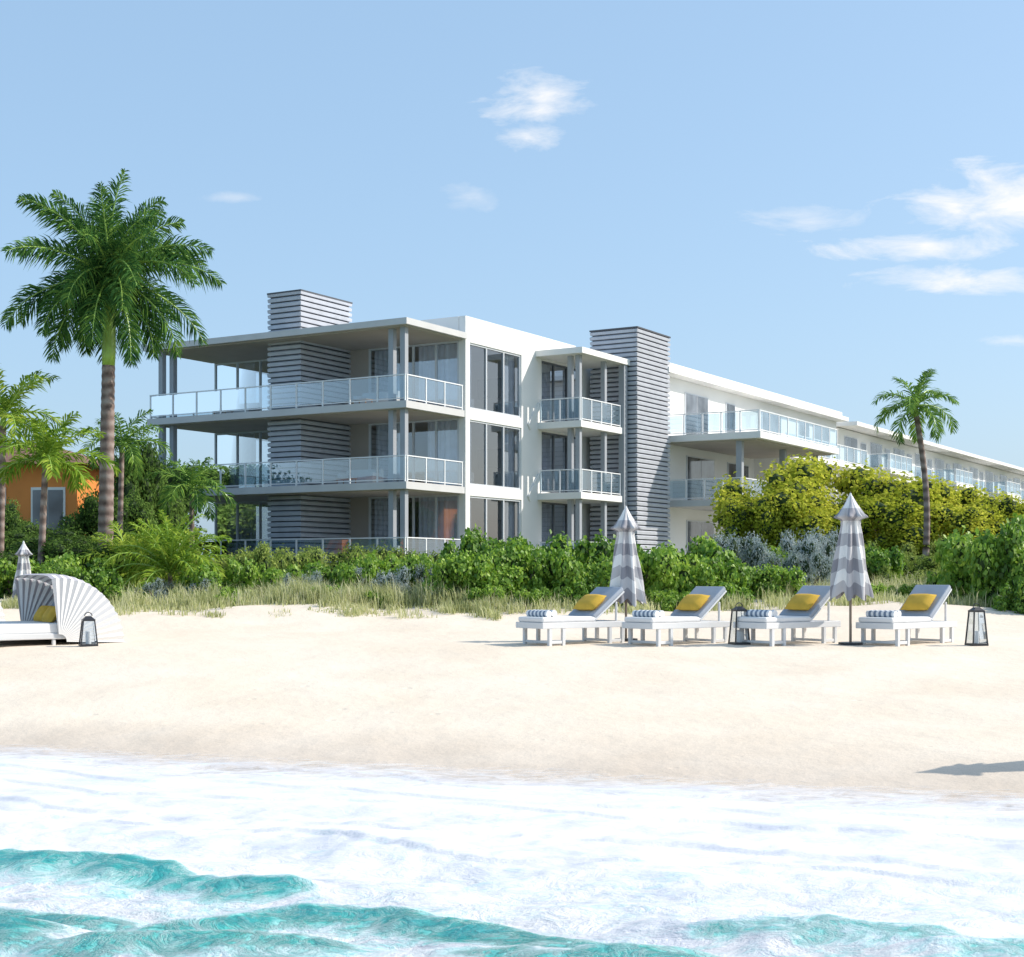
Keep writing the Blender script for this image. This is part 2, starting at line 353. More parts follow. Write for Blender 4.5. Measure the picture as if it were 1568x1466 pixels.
# ------------------------------------------------------------------ sea
teals=[(-3.5,10.0,.9,.18,-.15,1.0),(-2.5,9.7,.75,.16,-.45,1.0),(-1.7,9.25,.55,.12,-.4,.9),
 (-3.6,8.75,.7,.24,-.05,1.05),(-2.6,8.5,.6,.13,-.2,.85),(-1.7,8.3,.45,.10,.3,.85),(-1.0,8.45,.6,.15,-.15,1.1),(-.25,8.15,.65,.15,-.35,1.1),(.3,7.85,.5,.11,-.35,.9),
 (-3.2,8.0,.9,.20,0,1.05),(-1.7,7.7,.8,.15,0,.9),(1.5,8.15,.45,.11,-.1,.6),(2.05,8.1,.6,.14,-.05,.66),(2.8,7.75,.6,.12,0,.55),(-4.6,11,.8,.16,-.3,.8),(.6,7.45,.8,.14,0,.75)]
def tealf(X,Y):
    wx=X+(fbm(X*.9,Y*.9,3,11)-.45)*.8; wy=Y+(fbm(X*.9+7,Y*1.1,2,12)-.4)*.45+(fbm(X*5,Y*5,3,15)-.45)*.14
    t=np.zeros_like(X)
    for x,y,rx,ry,r,w in teals:
        c,s=math.cos(r),math.sin(r); u=(wx-x)*c+(wy-y)*s; v=-(wx-x)*s+(wy-y)*c
        v=np.where(v>0,v/(ry*.75),v/(ry*1.8)); t=np.maximum(t,w*np.exp(-(u/rx)**4-v**2))
    far=.85*(1-sstep(4.5,7.4,Y+.2*X))
    t=np.maximum(t,far*(.6+.6*fbm(X*.5,Y*1.5,3,31)))
    return np.clip(t,0,1)
def seaz(X,Y):
    s=Y+.35*X+ (fbm(X*.5,Y*.5,3,21)-.45)*1.8
    near=1-sstep(11.0,13.5,s)
    z=.03*near*np.sin(2*np.pi*s/1.7)+.07*near*(fbm(X*1.0,Y*2.0,4,22)-.45)+.06*(fbm(X*3.5,Y*5,4,23)-.45)*near
    z=z+.10*tealf(X,Y-.08)*near
    for s0,hh,sd_ in ((10.6,.028,40),(11.4,.027,41),(12.3,.025,42),(13.2,.022,43),(14.1,.015,44)):
        q=Y+.35*X+(fbm(X*.6,X*.1+2,3,sd_)-.45)*1.6+(fbm(X*4,Y*4,2,sd_)-.4)*.05
        z=z+hh*np.exp(-np.clip(q-s0,0,9)/.5)*sstep(s0-.03,s0+.03,q)
    return z+.015+.035*(fbm(X*.6,Y*1.4,3,25)-.45)
m,nt,out=newmat('sea_foam_water'); geo=N(nt,'ShaderNodeNewGeometry'); at=N(nt,'ShaderNodeAttribute'); at.attribute_name='teal'; ad=N(nt,'ShaderNodeAttribute'); ad.attribute_name='depth'
mp=N(nt,'ShaderNodeMapping'); nt.links.new(geo.outputs['Position'],mp.inputs[0]); mp.inputs['Scale'].default_value=(1,1.6,1); mp.inputs['Rotation'].default_value=(0,0,.25)
spx=N(nt,'ShaderNodeSeparateXYZ'); nt.links.new(geo.outputs['Position'],spx.inputs[0])
n0=N(nt,'ShaderNodeTexNoise'); n0.inputs['Scale'].default_value=2.6; n0.inputs['Detail'].default_value=8; n0.inputs['Roughness'].default_value=.68; n0.inputs['Distortion'].default_value=1.2; nt.links.new(mp.outputs[0],n0.inputs[0])
vm=N(nt,'ShaderNodeVectorMath'); vm.operation='ADD'; sc=N(nt,'ShaderNodeVectorMath'); sc.operation='SCALE'; sc.inputs['Scale'].default_value=.7
nt.links.new(n0.outputs[1],sc.inputs[0]); nt.links.new(mp.outputs[0],vm.inputs[0]); nt.links.new(sc.outputs[0],vm.inputs[1])
vo=N(nt,'ShaderNodeTexVoronoi'); vo.feature='DISTANCE_TO_EDGE'; vo.inputs['Scale'].default_value=5; nt.links.new(vm.outputs[0],vo.inputs[0])
lace=ramp(nt,vo.outputs[0],[(.0,1.),(.06,.6),(.18,0)])
tf=math_(nt,'ADD',at.outputs['Fac'],math_(nt,'MULTIPLY',math_(nt,'SUBTRACT',n0.outputs[0],.52),1.8))
tm=ramp(nt,tf,[(.34,0),(.50,.55),(.80,1)])
lf=math_(nt,'MULTIPLY',lace,math_(nt,'SUBTRACT',1.25,tf,True))
tm2=math_(nt,'MULTIPLY',tm,math_(nt,'SUBTRACT',1,math_(nt,'MULTIPLY',lf,.95)),True)
ap=math_(nt,'MULTIPLY',math_(nt,'SUBTRACT',10.8,math_(nt,'ADD',spx.outputs[1],math_(nt,'MULTIPLY',spx.outputs[0],.25))),.33,True)
thin=math_(nt,'MULTIPLY',math_(nt,'ADD',math_(nt,'MULTIPLY',math_(nt,'MULTIPLY',ramp(nt,n0.outputs[0],[(.44,0),(.60,1)]),math_(nt,'SUBTRACT',1,lace)),ap),ramp(nt,tf,[(.10,0),(.42,1)])),.55,True)
n5=N(nt,'ShaderNodeTexNoise'); n5.inputs['Scale'].default_value=1.0; n5.inputs['Detail'].default_value=6; n5.inputs['Roughness'].default_value=.6; nt.links.new(mp.outputs[0],n5.inputs[0])
foamc=ramp(nt,n5.outputs[0],[(.32,(.62,.63,.69)),(.46,(.72,.715,.745)),(.58,(.78,.765,.77))])
watc=ramp(nt,tf,[(.45,(.25,.60,.55)),(.8,(.08,.46,.42)),(1.15,(.03,.33,.33))])
mA=N(nt,'ShaderNodeMix',data_type='RGBA'); nt.links.new(thin,mA.inputs[0]); nt.links.new(foamc,mA.inputs[6]); mA.inputs[7].default_value=(.34,.66,.66,1)
mB=N(nt,'ShaderNodeMix',data_type='RGBA'); nt.links.new(tm2,mB.inputs[0]); nt.links.new(mA.outputs[2],mB.inputs[6]); nt.links.new(watc,mB.inputs[7])
p=N(nt,'ShaderNodeBsdfPrincipled'); nt.links.new(mB.outputs[2],p.inputs['Base Color'])
nt.links.new(ramp(nt,tm2,[(0,.6),(1,.10)]),p.inputs['Roughness'])
n6=N(nt,'ShaderNodeTexNoise'); n6.inputs['Scale'].default_value=9; n6.inputs['Detail'].default_value=6; n6.inputs['Roughness'].default_value=.6; nt.links.new(mp.outputs[0],n6.inputs[0])
hh=math_(nt,'ADD',math_(nt,'MULTIPLY',n6.outputs[0],.55),math_(nt,'SUBTRACT',n0.outputs[0],math_(nt,'MULTIPLY',tm2,.35)))
bs=math_(nt,'ADD',math_(nt,'MULTIPLY',ap,.60),.28)
b=N(nt,'ShaderNodeBump'); nt.links.new(bs,b.inputs['Strength']); b.inputs['Distance'].default_value=.08; nt.links.new(hh,b.inputs['Height']); nt.links.new(b.outputs[0],p.inputs['Normal'])
tr=N(nt,'ShaderNodeBsdfTransparent'); mxs=N(nt,'ShaderNodeMixShader')
al=ramp(nt,math_(nt,'ADD',math_(nt,'MULTIPLY',ad.outputs['Fac'],6.0),math_(nt,'MULTIPLY',math_(nt,'SUBTRACT',n0.outputs[0],.5),1.6)),[(.05,0),(.85,1)])
nt.links.new(al,mxs.inputs[0]); nt.links.new(tr.outputs[0],mxs.inputs[1]); nt.links.new(p.outputs[0],mxs.inputs[2])
nt.links.new(mxs.outputs[0],out.inputs[0])
xs=np.concatenate([[-2500,-600,-200,-60,-25,-14],np.arange(-9,9.01,.035),[14,25,60,200,600,2500]])
ys=np.concatenate([[-2500,-600,-200,-60,-15,0,4],np.arange(6,20,.03)])
sea,V=sheet('sea_water',xs,ys,seaz,m)
at_=sea.data.attributes.new('teal','FLOAT','POINT'); at_.data.foreach_set('value',tealf(V[:,0],V[:,1]).astype(np.float32))
at_=sea.data.attributes.new('depth','FLOAT','POINT'); at_.data.foreach_set('value',np.clip(V[:,2]-ground(V[:,0],V[:,1]),0,5).astype(np.float32))
# ------------------------------------------------------------------ foliage
LM={
 'green':leafmat('sea_grape_leaves',(.05,.12,.014),(.17,.33,.035),(.40,.56,.08),.42,True),
 'dark':leafmat('dark_tree_leaves',(.03,.06,.016),(.085,.155,.035),(.19,.29,.07)),
 'yellow':leafmat('yellow_green_leaves',(.18,.23,.02),(.44,.48,.05),(.68,.66,.10),.42),
 'silver':leafmat('silver_leaves',(.17,.22,.18),(.34,.41,.40),(.54,.59,.60)),
 'olive':leafmat('olive_leaves',(.09,.14,.025),(.23,.32,.065),(.43,.50,.14)),
 'palm':leafmat('palm_fronds',(.022,.07,.025),(.075,.18,.045),(.24,.38,.07),.35),
 'ypalm':leafmat('young_palm_fronds',(.08,.17,.02),(.23,.36,.04),(.42,.50,.08),.42),
 'grass':leafmat('dune_grass_blades',(.30,.33,.13),(.52,.54,.26),(.76,.72,.50),.45),
}
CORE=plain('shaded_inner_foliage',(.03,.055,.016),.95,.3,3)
BARK=plain('bark',(.20,.15,.11),.9,.25,5,.4,25)
def leaves(C,Nn,L,W,r):
    n=len(C); t=r.normal(size=(n,3)); t-=Nn*(t*Nn).sum(1)[:,None]; t/=np.linalg.norm(t,axis=1)[:,None]+1e-9
    b=np.cross(Nn,t); L=L[:,None];W=W[:,None]
    V=np.stack([C-t*L*.5, C+b*W*.5-t*L*.08, C+t*L*.5-Nn*L*.12, C-b*W*.5-t*L*.08],1).reshape(-1,3)
    F=np.arange(4*n).reshape(n,4); return V,F
TZ=1.7
def bush_mesh(name,mat,n,ls,asp,nb,seed,tree=False):
    r=np.random.default_rng(seed); cs=[];rs=[]
    for i in range(nb):
        a=r.uniform(0,2*math.pi); d=math.sqrt(r.uniform(0,1))*.74
        if tree: z=r.uniform(.22,.86)*(1-.15*d)*TZ; q=r.uniform(.18,.36)*(1-.2*d)
        else: z=r.uniform(.12,.74)*(1-.35*d); q=r.uniform(.12,.30)*(1-.25*d)
        cs.append((d*math.cos(a),d*math.sin(a),z)); rs.append(q)
    cs=np.array(cs);rs=np.array(rs)
    k=r.choice(nb,n,p=rs**2/np.sum(rs**2)); dd=r.normal(size=(n,3)); dd/=np.linalg.norm(dd,axis=1)[:,None]
    rad=rs[k]*np.clip(r.normal(.94,.2,n),.55,1.6)
    C=cs[k]+dd*rad[:,None]*np.array([1,1,.85])
    C[:,2]=np.abs(C[:,2])
    Nn=dd*.7+r.normal(size=(n,3))*.5+np.array([0,0,.4]); Nn/=np.linalg.norm(Nn,axis=1)[:,None]
    L=ls*r.uniform(.6,1.35,n); V,F=leaves(C,Nn,L,L*asp,r)
    mb=MB()
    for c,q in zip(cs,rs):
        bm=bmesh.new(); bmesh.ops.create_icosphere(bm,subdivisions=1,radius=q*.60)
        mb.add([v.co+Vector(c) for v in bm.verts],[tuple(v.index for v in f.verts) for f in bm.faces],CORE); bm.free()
    for j in range(5 if not tree else 10):
        c=cs[j%nb]; mb.tube([(r.uniform(-.05,.05),r.uniform(-.05,.05),-.15),(c[0]*.4,c[1]*.4,c[2]*.5),tuple(c)],[.035,.025,.01],BARK,5,False)
    V2=np.array([tuple(v) for v in mb.v]); o=len(V)
    F3=np.array([f for f in mb.f if len(f)==3])+o; M3=np.array([m for f,m in zip(mb.f,mb.m) if len(f)==3])+1
    F4=np.array([f for f in mb.f if len(f)==4])+o; M4=np.array([m for f,m in zip(mb.f,mb.m) if len(f)==4])+1
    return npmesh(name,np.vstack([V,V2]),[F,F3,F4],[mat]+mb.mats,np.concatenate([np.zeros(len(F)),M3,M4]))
BM={k:[] for k in ('green','dark','yellow','silver','olive')}
for i in range(4): BM['green'].append(bush_mesh('sea_grape_bush',LM['green'],4800,.078,.85,24,10+i))
for i in range(3): BM['dark'].append(bush_mesh('dark_tree',LM['dark'],8000,.07,.6,34,20+i,True))
for i in range(3): BM['yellow'].append(bush_mesh('yellow_green_tree',LM['yellow'],9000,.062,.7,36,30+i,True))
for i in range(2): BM['silver'].append(bush_mesh('silver_shrub',LM['silver'],5500,.058,.35,22,40+i))
for i in range(3): BM['olive'].append(bush_mesh('olive_shrub',LM['olive'],5000,.06,.5,22,50+i))
NM={'green':'sea_grape_bush','dark':'dark_green_tree','yellow':'yellow_green_tree','silver':'silver_leaf_shrub','olive':'olive_green_shrub'}
def put(kind,x,y,w,h,dz=-.05):
    if kind in ('dark','yellow'): h=h/TZ
    link(NM[kind],random.choice(BM[kind]),(x,y,gz(x,y)+dz),random.uniform(0,6.28),(w*random.uniform(.92,1.1),w*random.uniform(.92,1.1),h))
def row(kind,x0,x1,y,dx,h,w=None,jy=.5,jh=.15):
    x=x0
    while x<=x1:
        hh=h*random.uniform(1-jh,1+jh); ww=(w or hh*.75)*random.uniform(.9,1.15)
        put(kind,x+random.uniform(-.2,.2)*dx,y+random.uniform(-jy,jy),ww,hh); x+=dx
# front hedge
row('green',-1.2,2.2,32.6,.8,1.65,1.0,.4,.14); row('green',-.9,2.4,34.4,1.1,2.0,1.2)
row('green',2.9,4.9,33.0,.8,1.65,1.0,.3,.16); row('green',3.2,4.6,35,1.0,1.95,1.2)
row('green',-3.4,-1.5,34.0,.8,1.35,.85,.4); row('silver',-2.5,-1.5,33.2,.8,1.35,.65); row('green',-7.0,-3.6,34.0,1.0,1.2,.8,.5,.22)
row('silver',-4.6,-3.7,33.4,.8,1.1,.55); row('silver',-7.9,-6.6,33.4,.8,.95,.6); row('olive',-7.2,-3.4,35.8,1.2,1.6,1.0)
row('green',-9.9,-8.4,33,.8,1.05,.75,.2)
row('green',5.2,6.5,34,.8,1.3,.85,.3); row('silver',5.0,8.3,37.5,.8,1.95,.95,.5); row('olive',7.2,12.5,37.5,1.2,1.0,.8)
row('silver',6.3,7.6,35.5,.8,1.4,.75); row('green',7.2,10.4,38.5,1.1,1.35,.9)
row('green',10.7,13.2,32.2,.9,2.1,1.15,.5); row('green',11.0,15.5,34.5,1.3,2.5,1.4); row('green',10.3,11.6,30.6,.8,1.0,.7,.2)
row('olive',9.4,12.6,41,1.3,1.2,1.0)
row('olive',-9,14,41,1.7,1.3,1.2,1.2)
for x,y,hh in ((-6.1,32.0,.6),(-4.0,31.9,.55),(-2.9,31.7,.5),(-.6,31.3,.7),(.4,31.2,.6),(1.5,31.4,.75),(3.4,31.7,.7),(7.9,33.2,.6),(9.1,34.6,.6)): put('green',x,y,hh*.75,hh)
# yellow-green trees
for x,y,w,h_ in ((8.5,49,2.3,3.8),(10.4,50,2.6,4.3),(12.6,49,2.4,3.7),(14.4,50,2.2,3.5),(15.6,48,1.7,2.7),(9.3,47,1.9,3.0),(11.6,46.5,1.9,2.7),(7.8,47,1.4,2.7),(16.9,50,1.6,2.7),(13.6,46.5,1.8,2.5)): put('yellow',x,y,w,h_)
row('olive',9,18,44,1.5,1.6,1.3)
row('olive',17,24,53,2.0,2.6,1.8); row('green',17.0,22,49,1.8,2.8,1.7)
# left background trees
for x,y,w,h_ in ((-19.5,50,2.0,1.9),(-17.2,48,1.5,1.9),(-16.9,50,.9,2.7),(-15.6,49,1.4,1.9),(-13.5,52.5,1.25,5.2),(-13.2,47,1.2,2.9),(-15.8,45,1.5,1.6),(-11.8,46,1.5,1.8),(-12.6,49,1.3,2.9),(-17.5,43,1.6,1.6),(-14.4,42,1.5,1.6),(-12.6,41,1.4,1.6),(-10.3,44,1.5,1.5),(-16,40,1.3,1.4),(-22,44,2,2),(-15.6,62,2.2,5.4),(-21,64,3.2,6.2),(-17.2,63,2.2,5.4),(-13.4,57.5,1.5,4.3),(-14.2,61,1.8,4.6),(-13.5,54.6,1.2,4.2)):
    put('dark',x,y,w,h_)
row('olive',-15.5,-9.5,38.5,1.3,1.4,1.1); row('dark',-15,-9.5,36.6,1.3,1.4,1.1); row('dark',-50,-26,60,6.5,6,4.5,2)
row('green',-13.6,-10.2,35,1.1,1.3,.95)
# ------------------------------------------------------------------ dune grass
def grass(name,pts,hts,mat,seed,per=26,spread=.22,wd=.010):
    r=np.random.default_rng(seed); P=np.repeat(np.array(pts),per,axis=0); hh=np.repeat(np.array(hts),per)*r.uniform(.4,1.2,len(P))
    P=P+np.column_stack([r.normal(0,spread*.5,(len(P),2)),np.zeros(len(P))]); P[:,2]=ground(P[:,0],P[:,1])-.02
    n=len(P); az=r.uniform(0,2*np.pi,n); ln=r.uniform(.1,.8,n); d=np.column_stack([np.cos(az),np.sin(az),np.zeros(n)]); s=np.column_stack([-d[:,1],d[:,0],np.zeros(n)])
    up=np.array([0,0,1.]); w=wd*r.uniform(.7,1.4,n)[:,None]; h1=hh[:,None]
    mid=P+up*h1*.6+d*h1*ln[:,None]*.25; tip=P+up*h1*(1-.3*ln[:,None])+d*h1*ln[:,None]*.8
    V=np.stack([P-s*w,P+s*w,mid+s*w*.7,mid-s*w*.7,tip],1).reshape(-1,3); i=np.arange(n)[:,None]*5
    me=npmesh(name,V,[i+np.array([0,1,2,3]),i+np.array([3,2,4])],[mat]); return link(name,me)
pts=[];hs=[]
def gband(n,x0,x1,y0,y1,h0,h1,pw=1.6):
    for _ in range(n):
        x=random.uniform(x0,x1); y=random.uniform(y0,y1)
        if random.random()<float(fbm(np.array([x*.9]),np.array([y*.6]),3,44)[0])**3*pw*3.2: pts.append((x,y,0)); hs.append(random.uniform(h0,h1)*(.5+1.0*float(fbm(np.array([x*1.3+3]),np.array([y]),2,9)[0])))
gband(900,-8.4,-.2,31.3,33.2,.22,.66); gband(300,-8,-.2,29.6,31.4,.10,.35)
gband(300,2.0,10.8,31.0,33.0,.2,.5); gband(420,6.2,11.0,33.4,37.5,.3,.7); gband(120,-11,-8,31.6,33,.2,.4); gband(240,-1.5,3,30.4,31.8,.15,.45)
grass('dune_grass',pts,hs,LM['grass'],3)
# ------------------------------------------------------------------ palms
def ringbark():
    m,nt,out=newmat('palm_trunk_bark'); tc=N(nt,'ShaderNodeTexCoord'); w=N(nt,'ShaderNodeTexWave'); w.bands_direction='Z'; w.inputs['Scale'].default_value=1.1; w.inputs['Distortion'].default_value=1.2; w.inputs['Detail'].default_value=3
    nt.links.new(tc.outputs['Object'],w.inputs[0]); n=N(nt,'ShaderNodeTexNoise'); n.inputs['Scale'].default_value=5; n.inputs['Detail'].default_value=7; nt.links.new(tc.outputs['Object'],n.inputs[0])
    a=math_(nt,'ADD',math_(nt,'MULTIPLY',w.outputs[1],.35),math_(nt,'MULTIPLY',n.outputs[0],.75))
    p=N(nt,'ShaderNodeBsdfPrincipled'); p.inputs['Roughness'].default_value=.9
    nt.links.new(ramp(nt,a,[(.25,(.10,.065,.055)),(.55,(.25,.18,.155)),(.85,(.38,.31,.28))]),p.inputs['Base Color'])
    b=N(nt,'ShaderNodeBump'); b.inputs['Strength'].default_value=.6; b.inputs['Distance'].default_value=.03; nt.links.new(a,b.inputs['Height']); nt.links.new(b.outputs[0],p.inputs['Normal'])
    nt.links.new(p.outputs[0],out.inputs[0]); return m
RB=ringbark(); CS=plain('palm_crownshaft',(.32,.48,.09),.35,.2,2)
def palm(name,x,y,h,r0,r1,lean,nf,fl,ll,mat,seed,shaft=0,elo=-30,ehi=85,droop=1.3,nl=55,lw=.028,plum=.8,curve=0,rk=1.0,dz=0):
    r=random.Random(seed); z=gz(x,y)-.15+dz; e=empty(name,(x,y,z)); mb=MB(); K=60
    pp=[];rr=[]
    for i in range(K+1):
        t=i/K; rad=r0+(r1-r0)*t**.8+ .012*(i%2)*(r0/.2) + (.35*r0*max(0,1-t*9))
        pp.append((lean[0]*t+curve*math.sin(t*math.pi),lean[1]*t,h*t)); rr.append(rad)
    mb.tube(pp,rr,RB,14)
    top=Vector((lean[0],lean[1],h))
    if shaft:
        q=[(top.x+lean[0]/h*shaft*t,top.y,top.z+shaft*t-.05) for t in np.linspace(0,1,9)]
        mb.tube(q,[r1*1.0,r1*1.12,r1*1.1,r1*1.0,r1*.9,r1*.8,r1*.7,r1*.6,r1*.4],CS,14); top=Vector(q[-2])
    mb.build('trunk',e,smooth=True)
    fb=MB()
    for i in range(nf):
        az=i*2.39996+r.uniform(-.25,.25); u=(i+.5)/nf; el=math.radians(ehi+(elo-ehi)*u**rk+r.uniform(-9,9)); L=fl*r.uniform(.85,1.1)*(.85+.15*math.sin(u*3.1))
        n=nl; pos=top-Vector((0,0,r.uniform(0,.3)*shaft*.3)); pts=[pos.copy()]; dirs=[]; bend=r.uniform(-.5,.5)
        for s in range(n):
            t=s/n; ee=el-droop*(t**1.7)*(.55+.6*math.cos(el)); aa=az+bend*t*t; d=Vector((math.cos(aa)*math.cos(ee),math.sin(aa)*math.cos(ee),math.sin(ee))); pos=pos+d*L/n; pts.append(pos.copy()); dirs.append(d)
        fb.tube(pts[::5],[.035*fl/3*(1-j/(len(pts[::5])))+.006 for j in range(len(pts[::5]))],CS,5,False)
        vs=[];fs=[]
        for s in range(3,n):
            t=s/n; d=dirs[s]; side=Vector((-math.sin(az),math.cos(az),0)); up=side.cross(d)*-1
            if up.z<0: up=-up
            lt=ll*(math.sin(math.pi*min(1,.12+.86*t))**.55)*r.uniform(.75,1.15)
            for sg in (-1,1):
                k=r.uniform(-plum,plum)+.1; dv=(side*sg*math.cos(k)+up*math.sin(k)+d*(.6+.5*t)).normalized()
                wv=d.cross(dv).cross(dv).normalized()*lw
                p0=pts[s]; p1=p0+dv*lt*.55; p1.z-=lt*.05; p2=p0+dv*lt*.93; p2.z-=lt*(.20+.2*r.random())
                o=len(vs); vs+=[p0-wv*.4,p0+wv*.4,p1+wv,p1-wv,p2]; fs+=[(o,o+1,o+2,o+3),(o+3,o+2,o+4)]
        fb.add(vs,fs,mat)
    fb.build('fronds',e); return e
palm('royal_palm_tree',-10.95,40,6.0,.21,.165,(.1,0),44,3.0,.66,LM['palm'],1,shaft=3.1,elo=-48,ehi=88,droop=.85,nl=115,lw=.019,plum=1.5,rk=.8)
palm('slender_palm_tree',12.05,43.6,5.05,.10,.075,(-.2,0),14,1.6,.42,LM['palm'],2,shaft=.4,elo=-30,ehi=78,droop=1.6,nl=46,lw=.02,curve=.2,plum=.6)
palm('young_palm_tree',-11.6,36.5,3.3,.09,.07,(.15,0),14,1.75,.5,LM['ypalm'],3,shaft=.3,elo=-15,ehi=75,droop=1.2,nl=44,lw=.024)
palm('young_palm_tree',-13.1,38,4.4,.10,.08,(.1,0),14,2.0,.5,LM['ypalm'],4,shaft=.3,elo=-15,ehi=75,droop=1.3,nl=44,lw=.024)
palm('young_palm_tree',-11.9,45,4.0,.09,.07,(.1,0),13,1.6,.45,LM['palm'],5,shaft=.3,elo=-15,ehi=70,droop=1.4,nl=40,lw=.022)
palm('young_palm_tree',-9.9,46,2.8,.09,.07,(.0,0),13,1.5,.45,LM['palm'],8,shaft=.2,elo=-15,ehi=70,droop=1.4,nl=38,lw=.022)
palm('areca_palm',-7.95,34.6,.75,.06,.05,(0,0),34,1.75,.38,LM['ypalm'],6,elo=5,ehi=85,droop=1.5,nl=40,lw=.018)
palm('areca_palm',-9.3,36,.8,.06,.05,(0,0),24,1.5,.38,LM['ypalm'],9,elo=5,ehi=85,droop=1.5,nl=40,lw=.018)
# ------------------------------------------------------------------ beach furniture
FW=plain('white_cushion',(.74,.73,.72),.9,.04,4,.1,12); FG=plain('grey_canvas',(.33,.37,.43),.9,.06,5); YL=plain('yellow_pillow',(.60,.37,.04),.85,.12,6,.15,14)
FR=plain('lounger_white_frame',(.66,.66,.66),.5,.04); TD=plain('towel_blue_grey',(.20,.25,.33),.95,.1,8); TW=plain('towel_white',(.78,.78,.78),.95,.05,8); BK=plain('black_metal',(.03,.03,.035),.4,.1)
def pillow(mb,M4,w,h,t,mat):
    vs=[];n=9;fs=[]
    for sgn in (1,-1):
        for i in range(n):
            for j in range(n):
                u=-1+2*i/(n-1); v=-1+2*j/(n-1); th=t*(max(0,(1-u**4)*(1-v**4)))**.5
                pin=1-.10*(abs(u)**3)*(1-abs(v)); pin2=1-.10*(abs(v)**3)*(1-abs(u))
                vs.append(M4@Vector((u*w/2*pin2,v*h/2*pin,sgn*th/2)))
    for q in range(2):
        for i in range(n-1):
            for j in range(n-1):
                a=q*n*n+i*n+j; f=(a,a+n,a+n+1,a+1); fs.append(f if q==0 else f[::-1])
    mb.add(vs,fs,mat)
def lounger(x,y,rot):
    rr=random.Random(int(x*100)); e=empty('sun_lounger',(x,y,gz(x+.7,y+.5)),rot); f=MB(); L=1.85; w=.37
    f.box(0,L,-w,-w+.05,.27,.37,FR); f.box(0,L,w-.05,w,.27,.37,FR); f.box(0,.05,-w+.05,w-.05,.27,.37,FR); f.box(L-.05,L,-w+.05,w-.05,.27,.37,FR)
    for k in range(12): f.box(.08+k*.15,.19+k*.15,-w+.05,w-.05,.335,.36,FR)
    for xx in (.14,1.42):
        for yy in (-w+.005,w-.065): f.box(xx,xx+.06,yy,yy+.06,-.05,.27,FR)
        f.box(xx+.01,xx+.05,-w+.065,w-.065,.03,.07,FR)
        f.box(xx+.28,xx+.34,-w+.006,-w+.06,-.05,.27,FR); f.box(xx+.28,xx+.34,w-.06,w-.006,-.05,.27,FR)
        f.box(xx+.06,xx+.28,-w+.015,-w+.05,.02,.07,FR)
    f.build('frame',e,bevel=.006)
    c=MB(); c.box(.02,1.16,-w+.03,w-.03,.37,.46,FW); c.build('mattress',e,bevel=.03)
    b=MB(); R=Matrix.Translation((1.14,0,.38))@Matrix.Rotation(-math.radians(rr.uniform(36,41)),4,'Y')
    b.box(0,.80,-w+.02,w-.02,-.0,.035,FR,R); b.box(.01,.81,-w+.03,w-.03,.036,.11,FG,R)
    b.box(1.62,1.66,-.3,-.26,.36,.70,FR); b.box(1.62,1.66,.26,.30,.36,.70,FR)
    b.build('backrest',e,bevel=.02)
    p=MB(); pillow(p,R@Matrix.Translation((.28,rr.uniform(-.04,.04),.17))@Matrix.Rotation(math.pi/2+rr.uniform(-.12,.12),4,'Z'),.54,.38,.17,YL); p.build('yellow_pillow',e,smooth=True)
    t=MB()
    for k,(xx,zz) in enumerate(((.20,.51),(.33,.515))):
        for s in range(11):
            y0=-.28+s*.05+k*.02; t.tube([(xx,y0,zz),(xx,y0+.05,zz)],[.058,.058],TD if s%2 else TW,12)
    t.build('rolled_towels',e)
th=math.radians(38)
for x in (.28,2.05,3.9,5.95): lounger(x,24.45+random.uniform(-.1,.1),th+random.uniform(-.05,.05))
UP=plain('umbrella_pole',(.22,.17,.13),.5)
CM=[plain('umbrella_white',(.80,.79,.77),.9,.03),plain('umbrella_light_grey',(.50,.49,.50),.9,.04),plain('umbrella_dark_grey',(.27,.265,.29),.9,.04)]
def umbrella(x,y,h,s=1,rt=0):
    e=empty('closed_beach_umbrella',(x,y,gz(x,y)),rt); p=MB(); p.tube([(0,0,-.1),(0,0,h*1.0)],[.022,.022],UP,10); p.tube([(0,0,0),(0,0,.04)],[.2,.2],BK,20); p.tube([(0,0,h),(0,0,h+.05)],[.03,.012],FR,8); p.build('pole',e)
    prof=[(0,.03),(.06,.06),(.14,.10),(.24,.165),(.31,.205),(.345,.22),(.36,.15),(.40,.12),(.52,.135),(.7,.165),(.9,.195),(1.1,.22),(1.3,.25),(1.5,.275),(1.6,.28)]
    n=96; vs=[]; rows=56; zs=np.linspace(0,1.6,rows+1)
    for i,zz in enumerate(zs):
        r=np.interp(zz,[q[0] for q in prof],[q[1] for q in prof]); tw=.35*zz
        for k in range(n):
            a=2*math.pi*k/n; amp=.22*min(1,zz*2)+ (.10 if .3<zz<.45 else 0)
            fold=1+amp*math.cos(8*a+tw)+.08*math.sin(5*a+zz*4)+.04*math.sin(13*a-zz*7)
            zoff=.06*math.cos(8*a+tw)*(zz/1.6)**2+.03*math.sin(3*a)*(zz/1.6)**2
            vs.append((r*fold*math.cos(a)*s,r*fold*math.sin(a)*s,h-zz*s-zoff))
    m=MB()
    for c in CM: m.mi(c)
    m.v=vs
    for i in range(rows):
        ri=int(zs[i]/.2)%2
        for k in range(n):
            ci=((k+3)//12)%2
            m.f.append((i*n+k,(i+1)*n+k,(i+1)*n+(k+1)%n,i*n+(k+1)%n)); m.m.append(ri+ci)
    m.build('folded_canopy',e,smooth=True)
umbrella(1.97,25.7,2.28,1.0,.5); umbrella(5.62,24.7,2.47,1.04,2.1); umbrella(-11.0,33.5,1.3,.75); umbrella(7.25,14.85,2.4,1.0,1.0)  # last umbrella is added out of frame, only to cast the streak on the sand
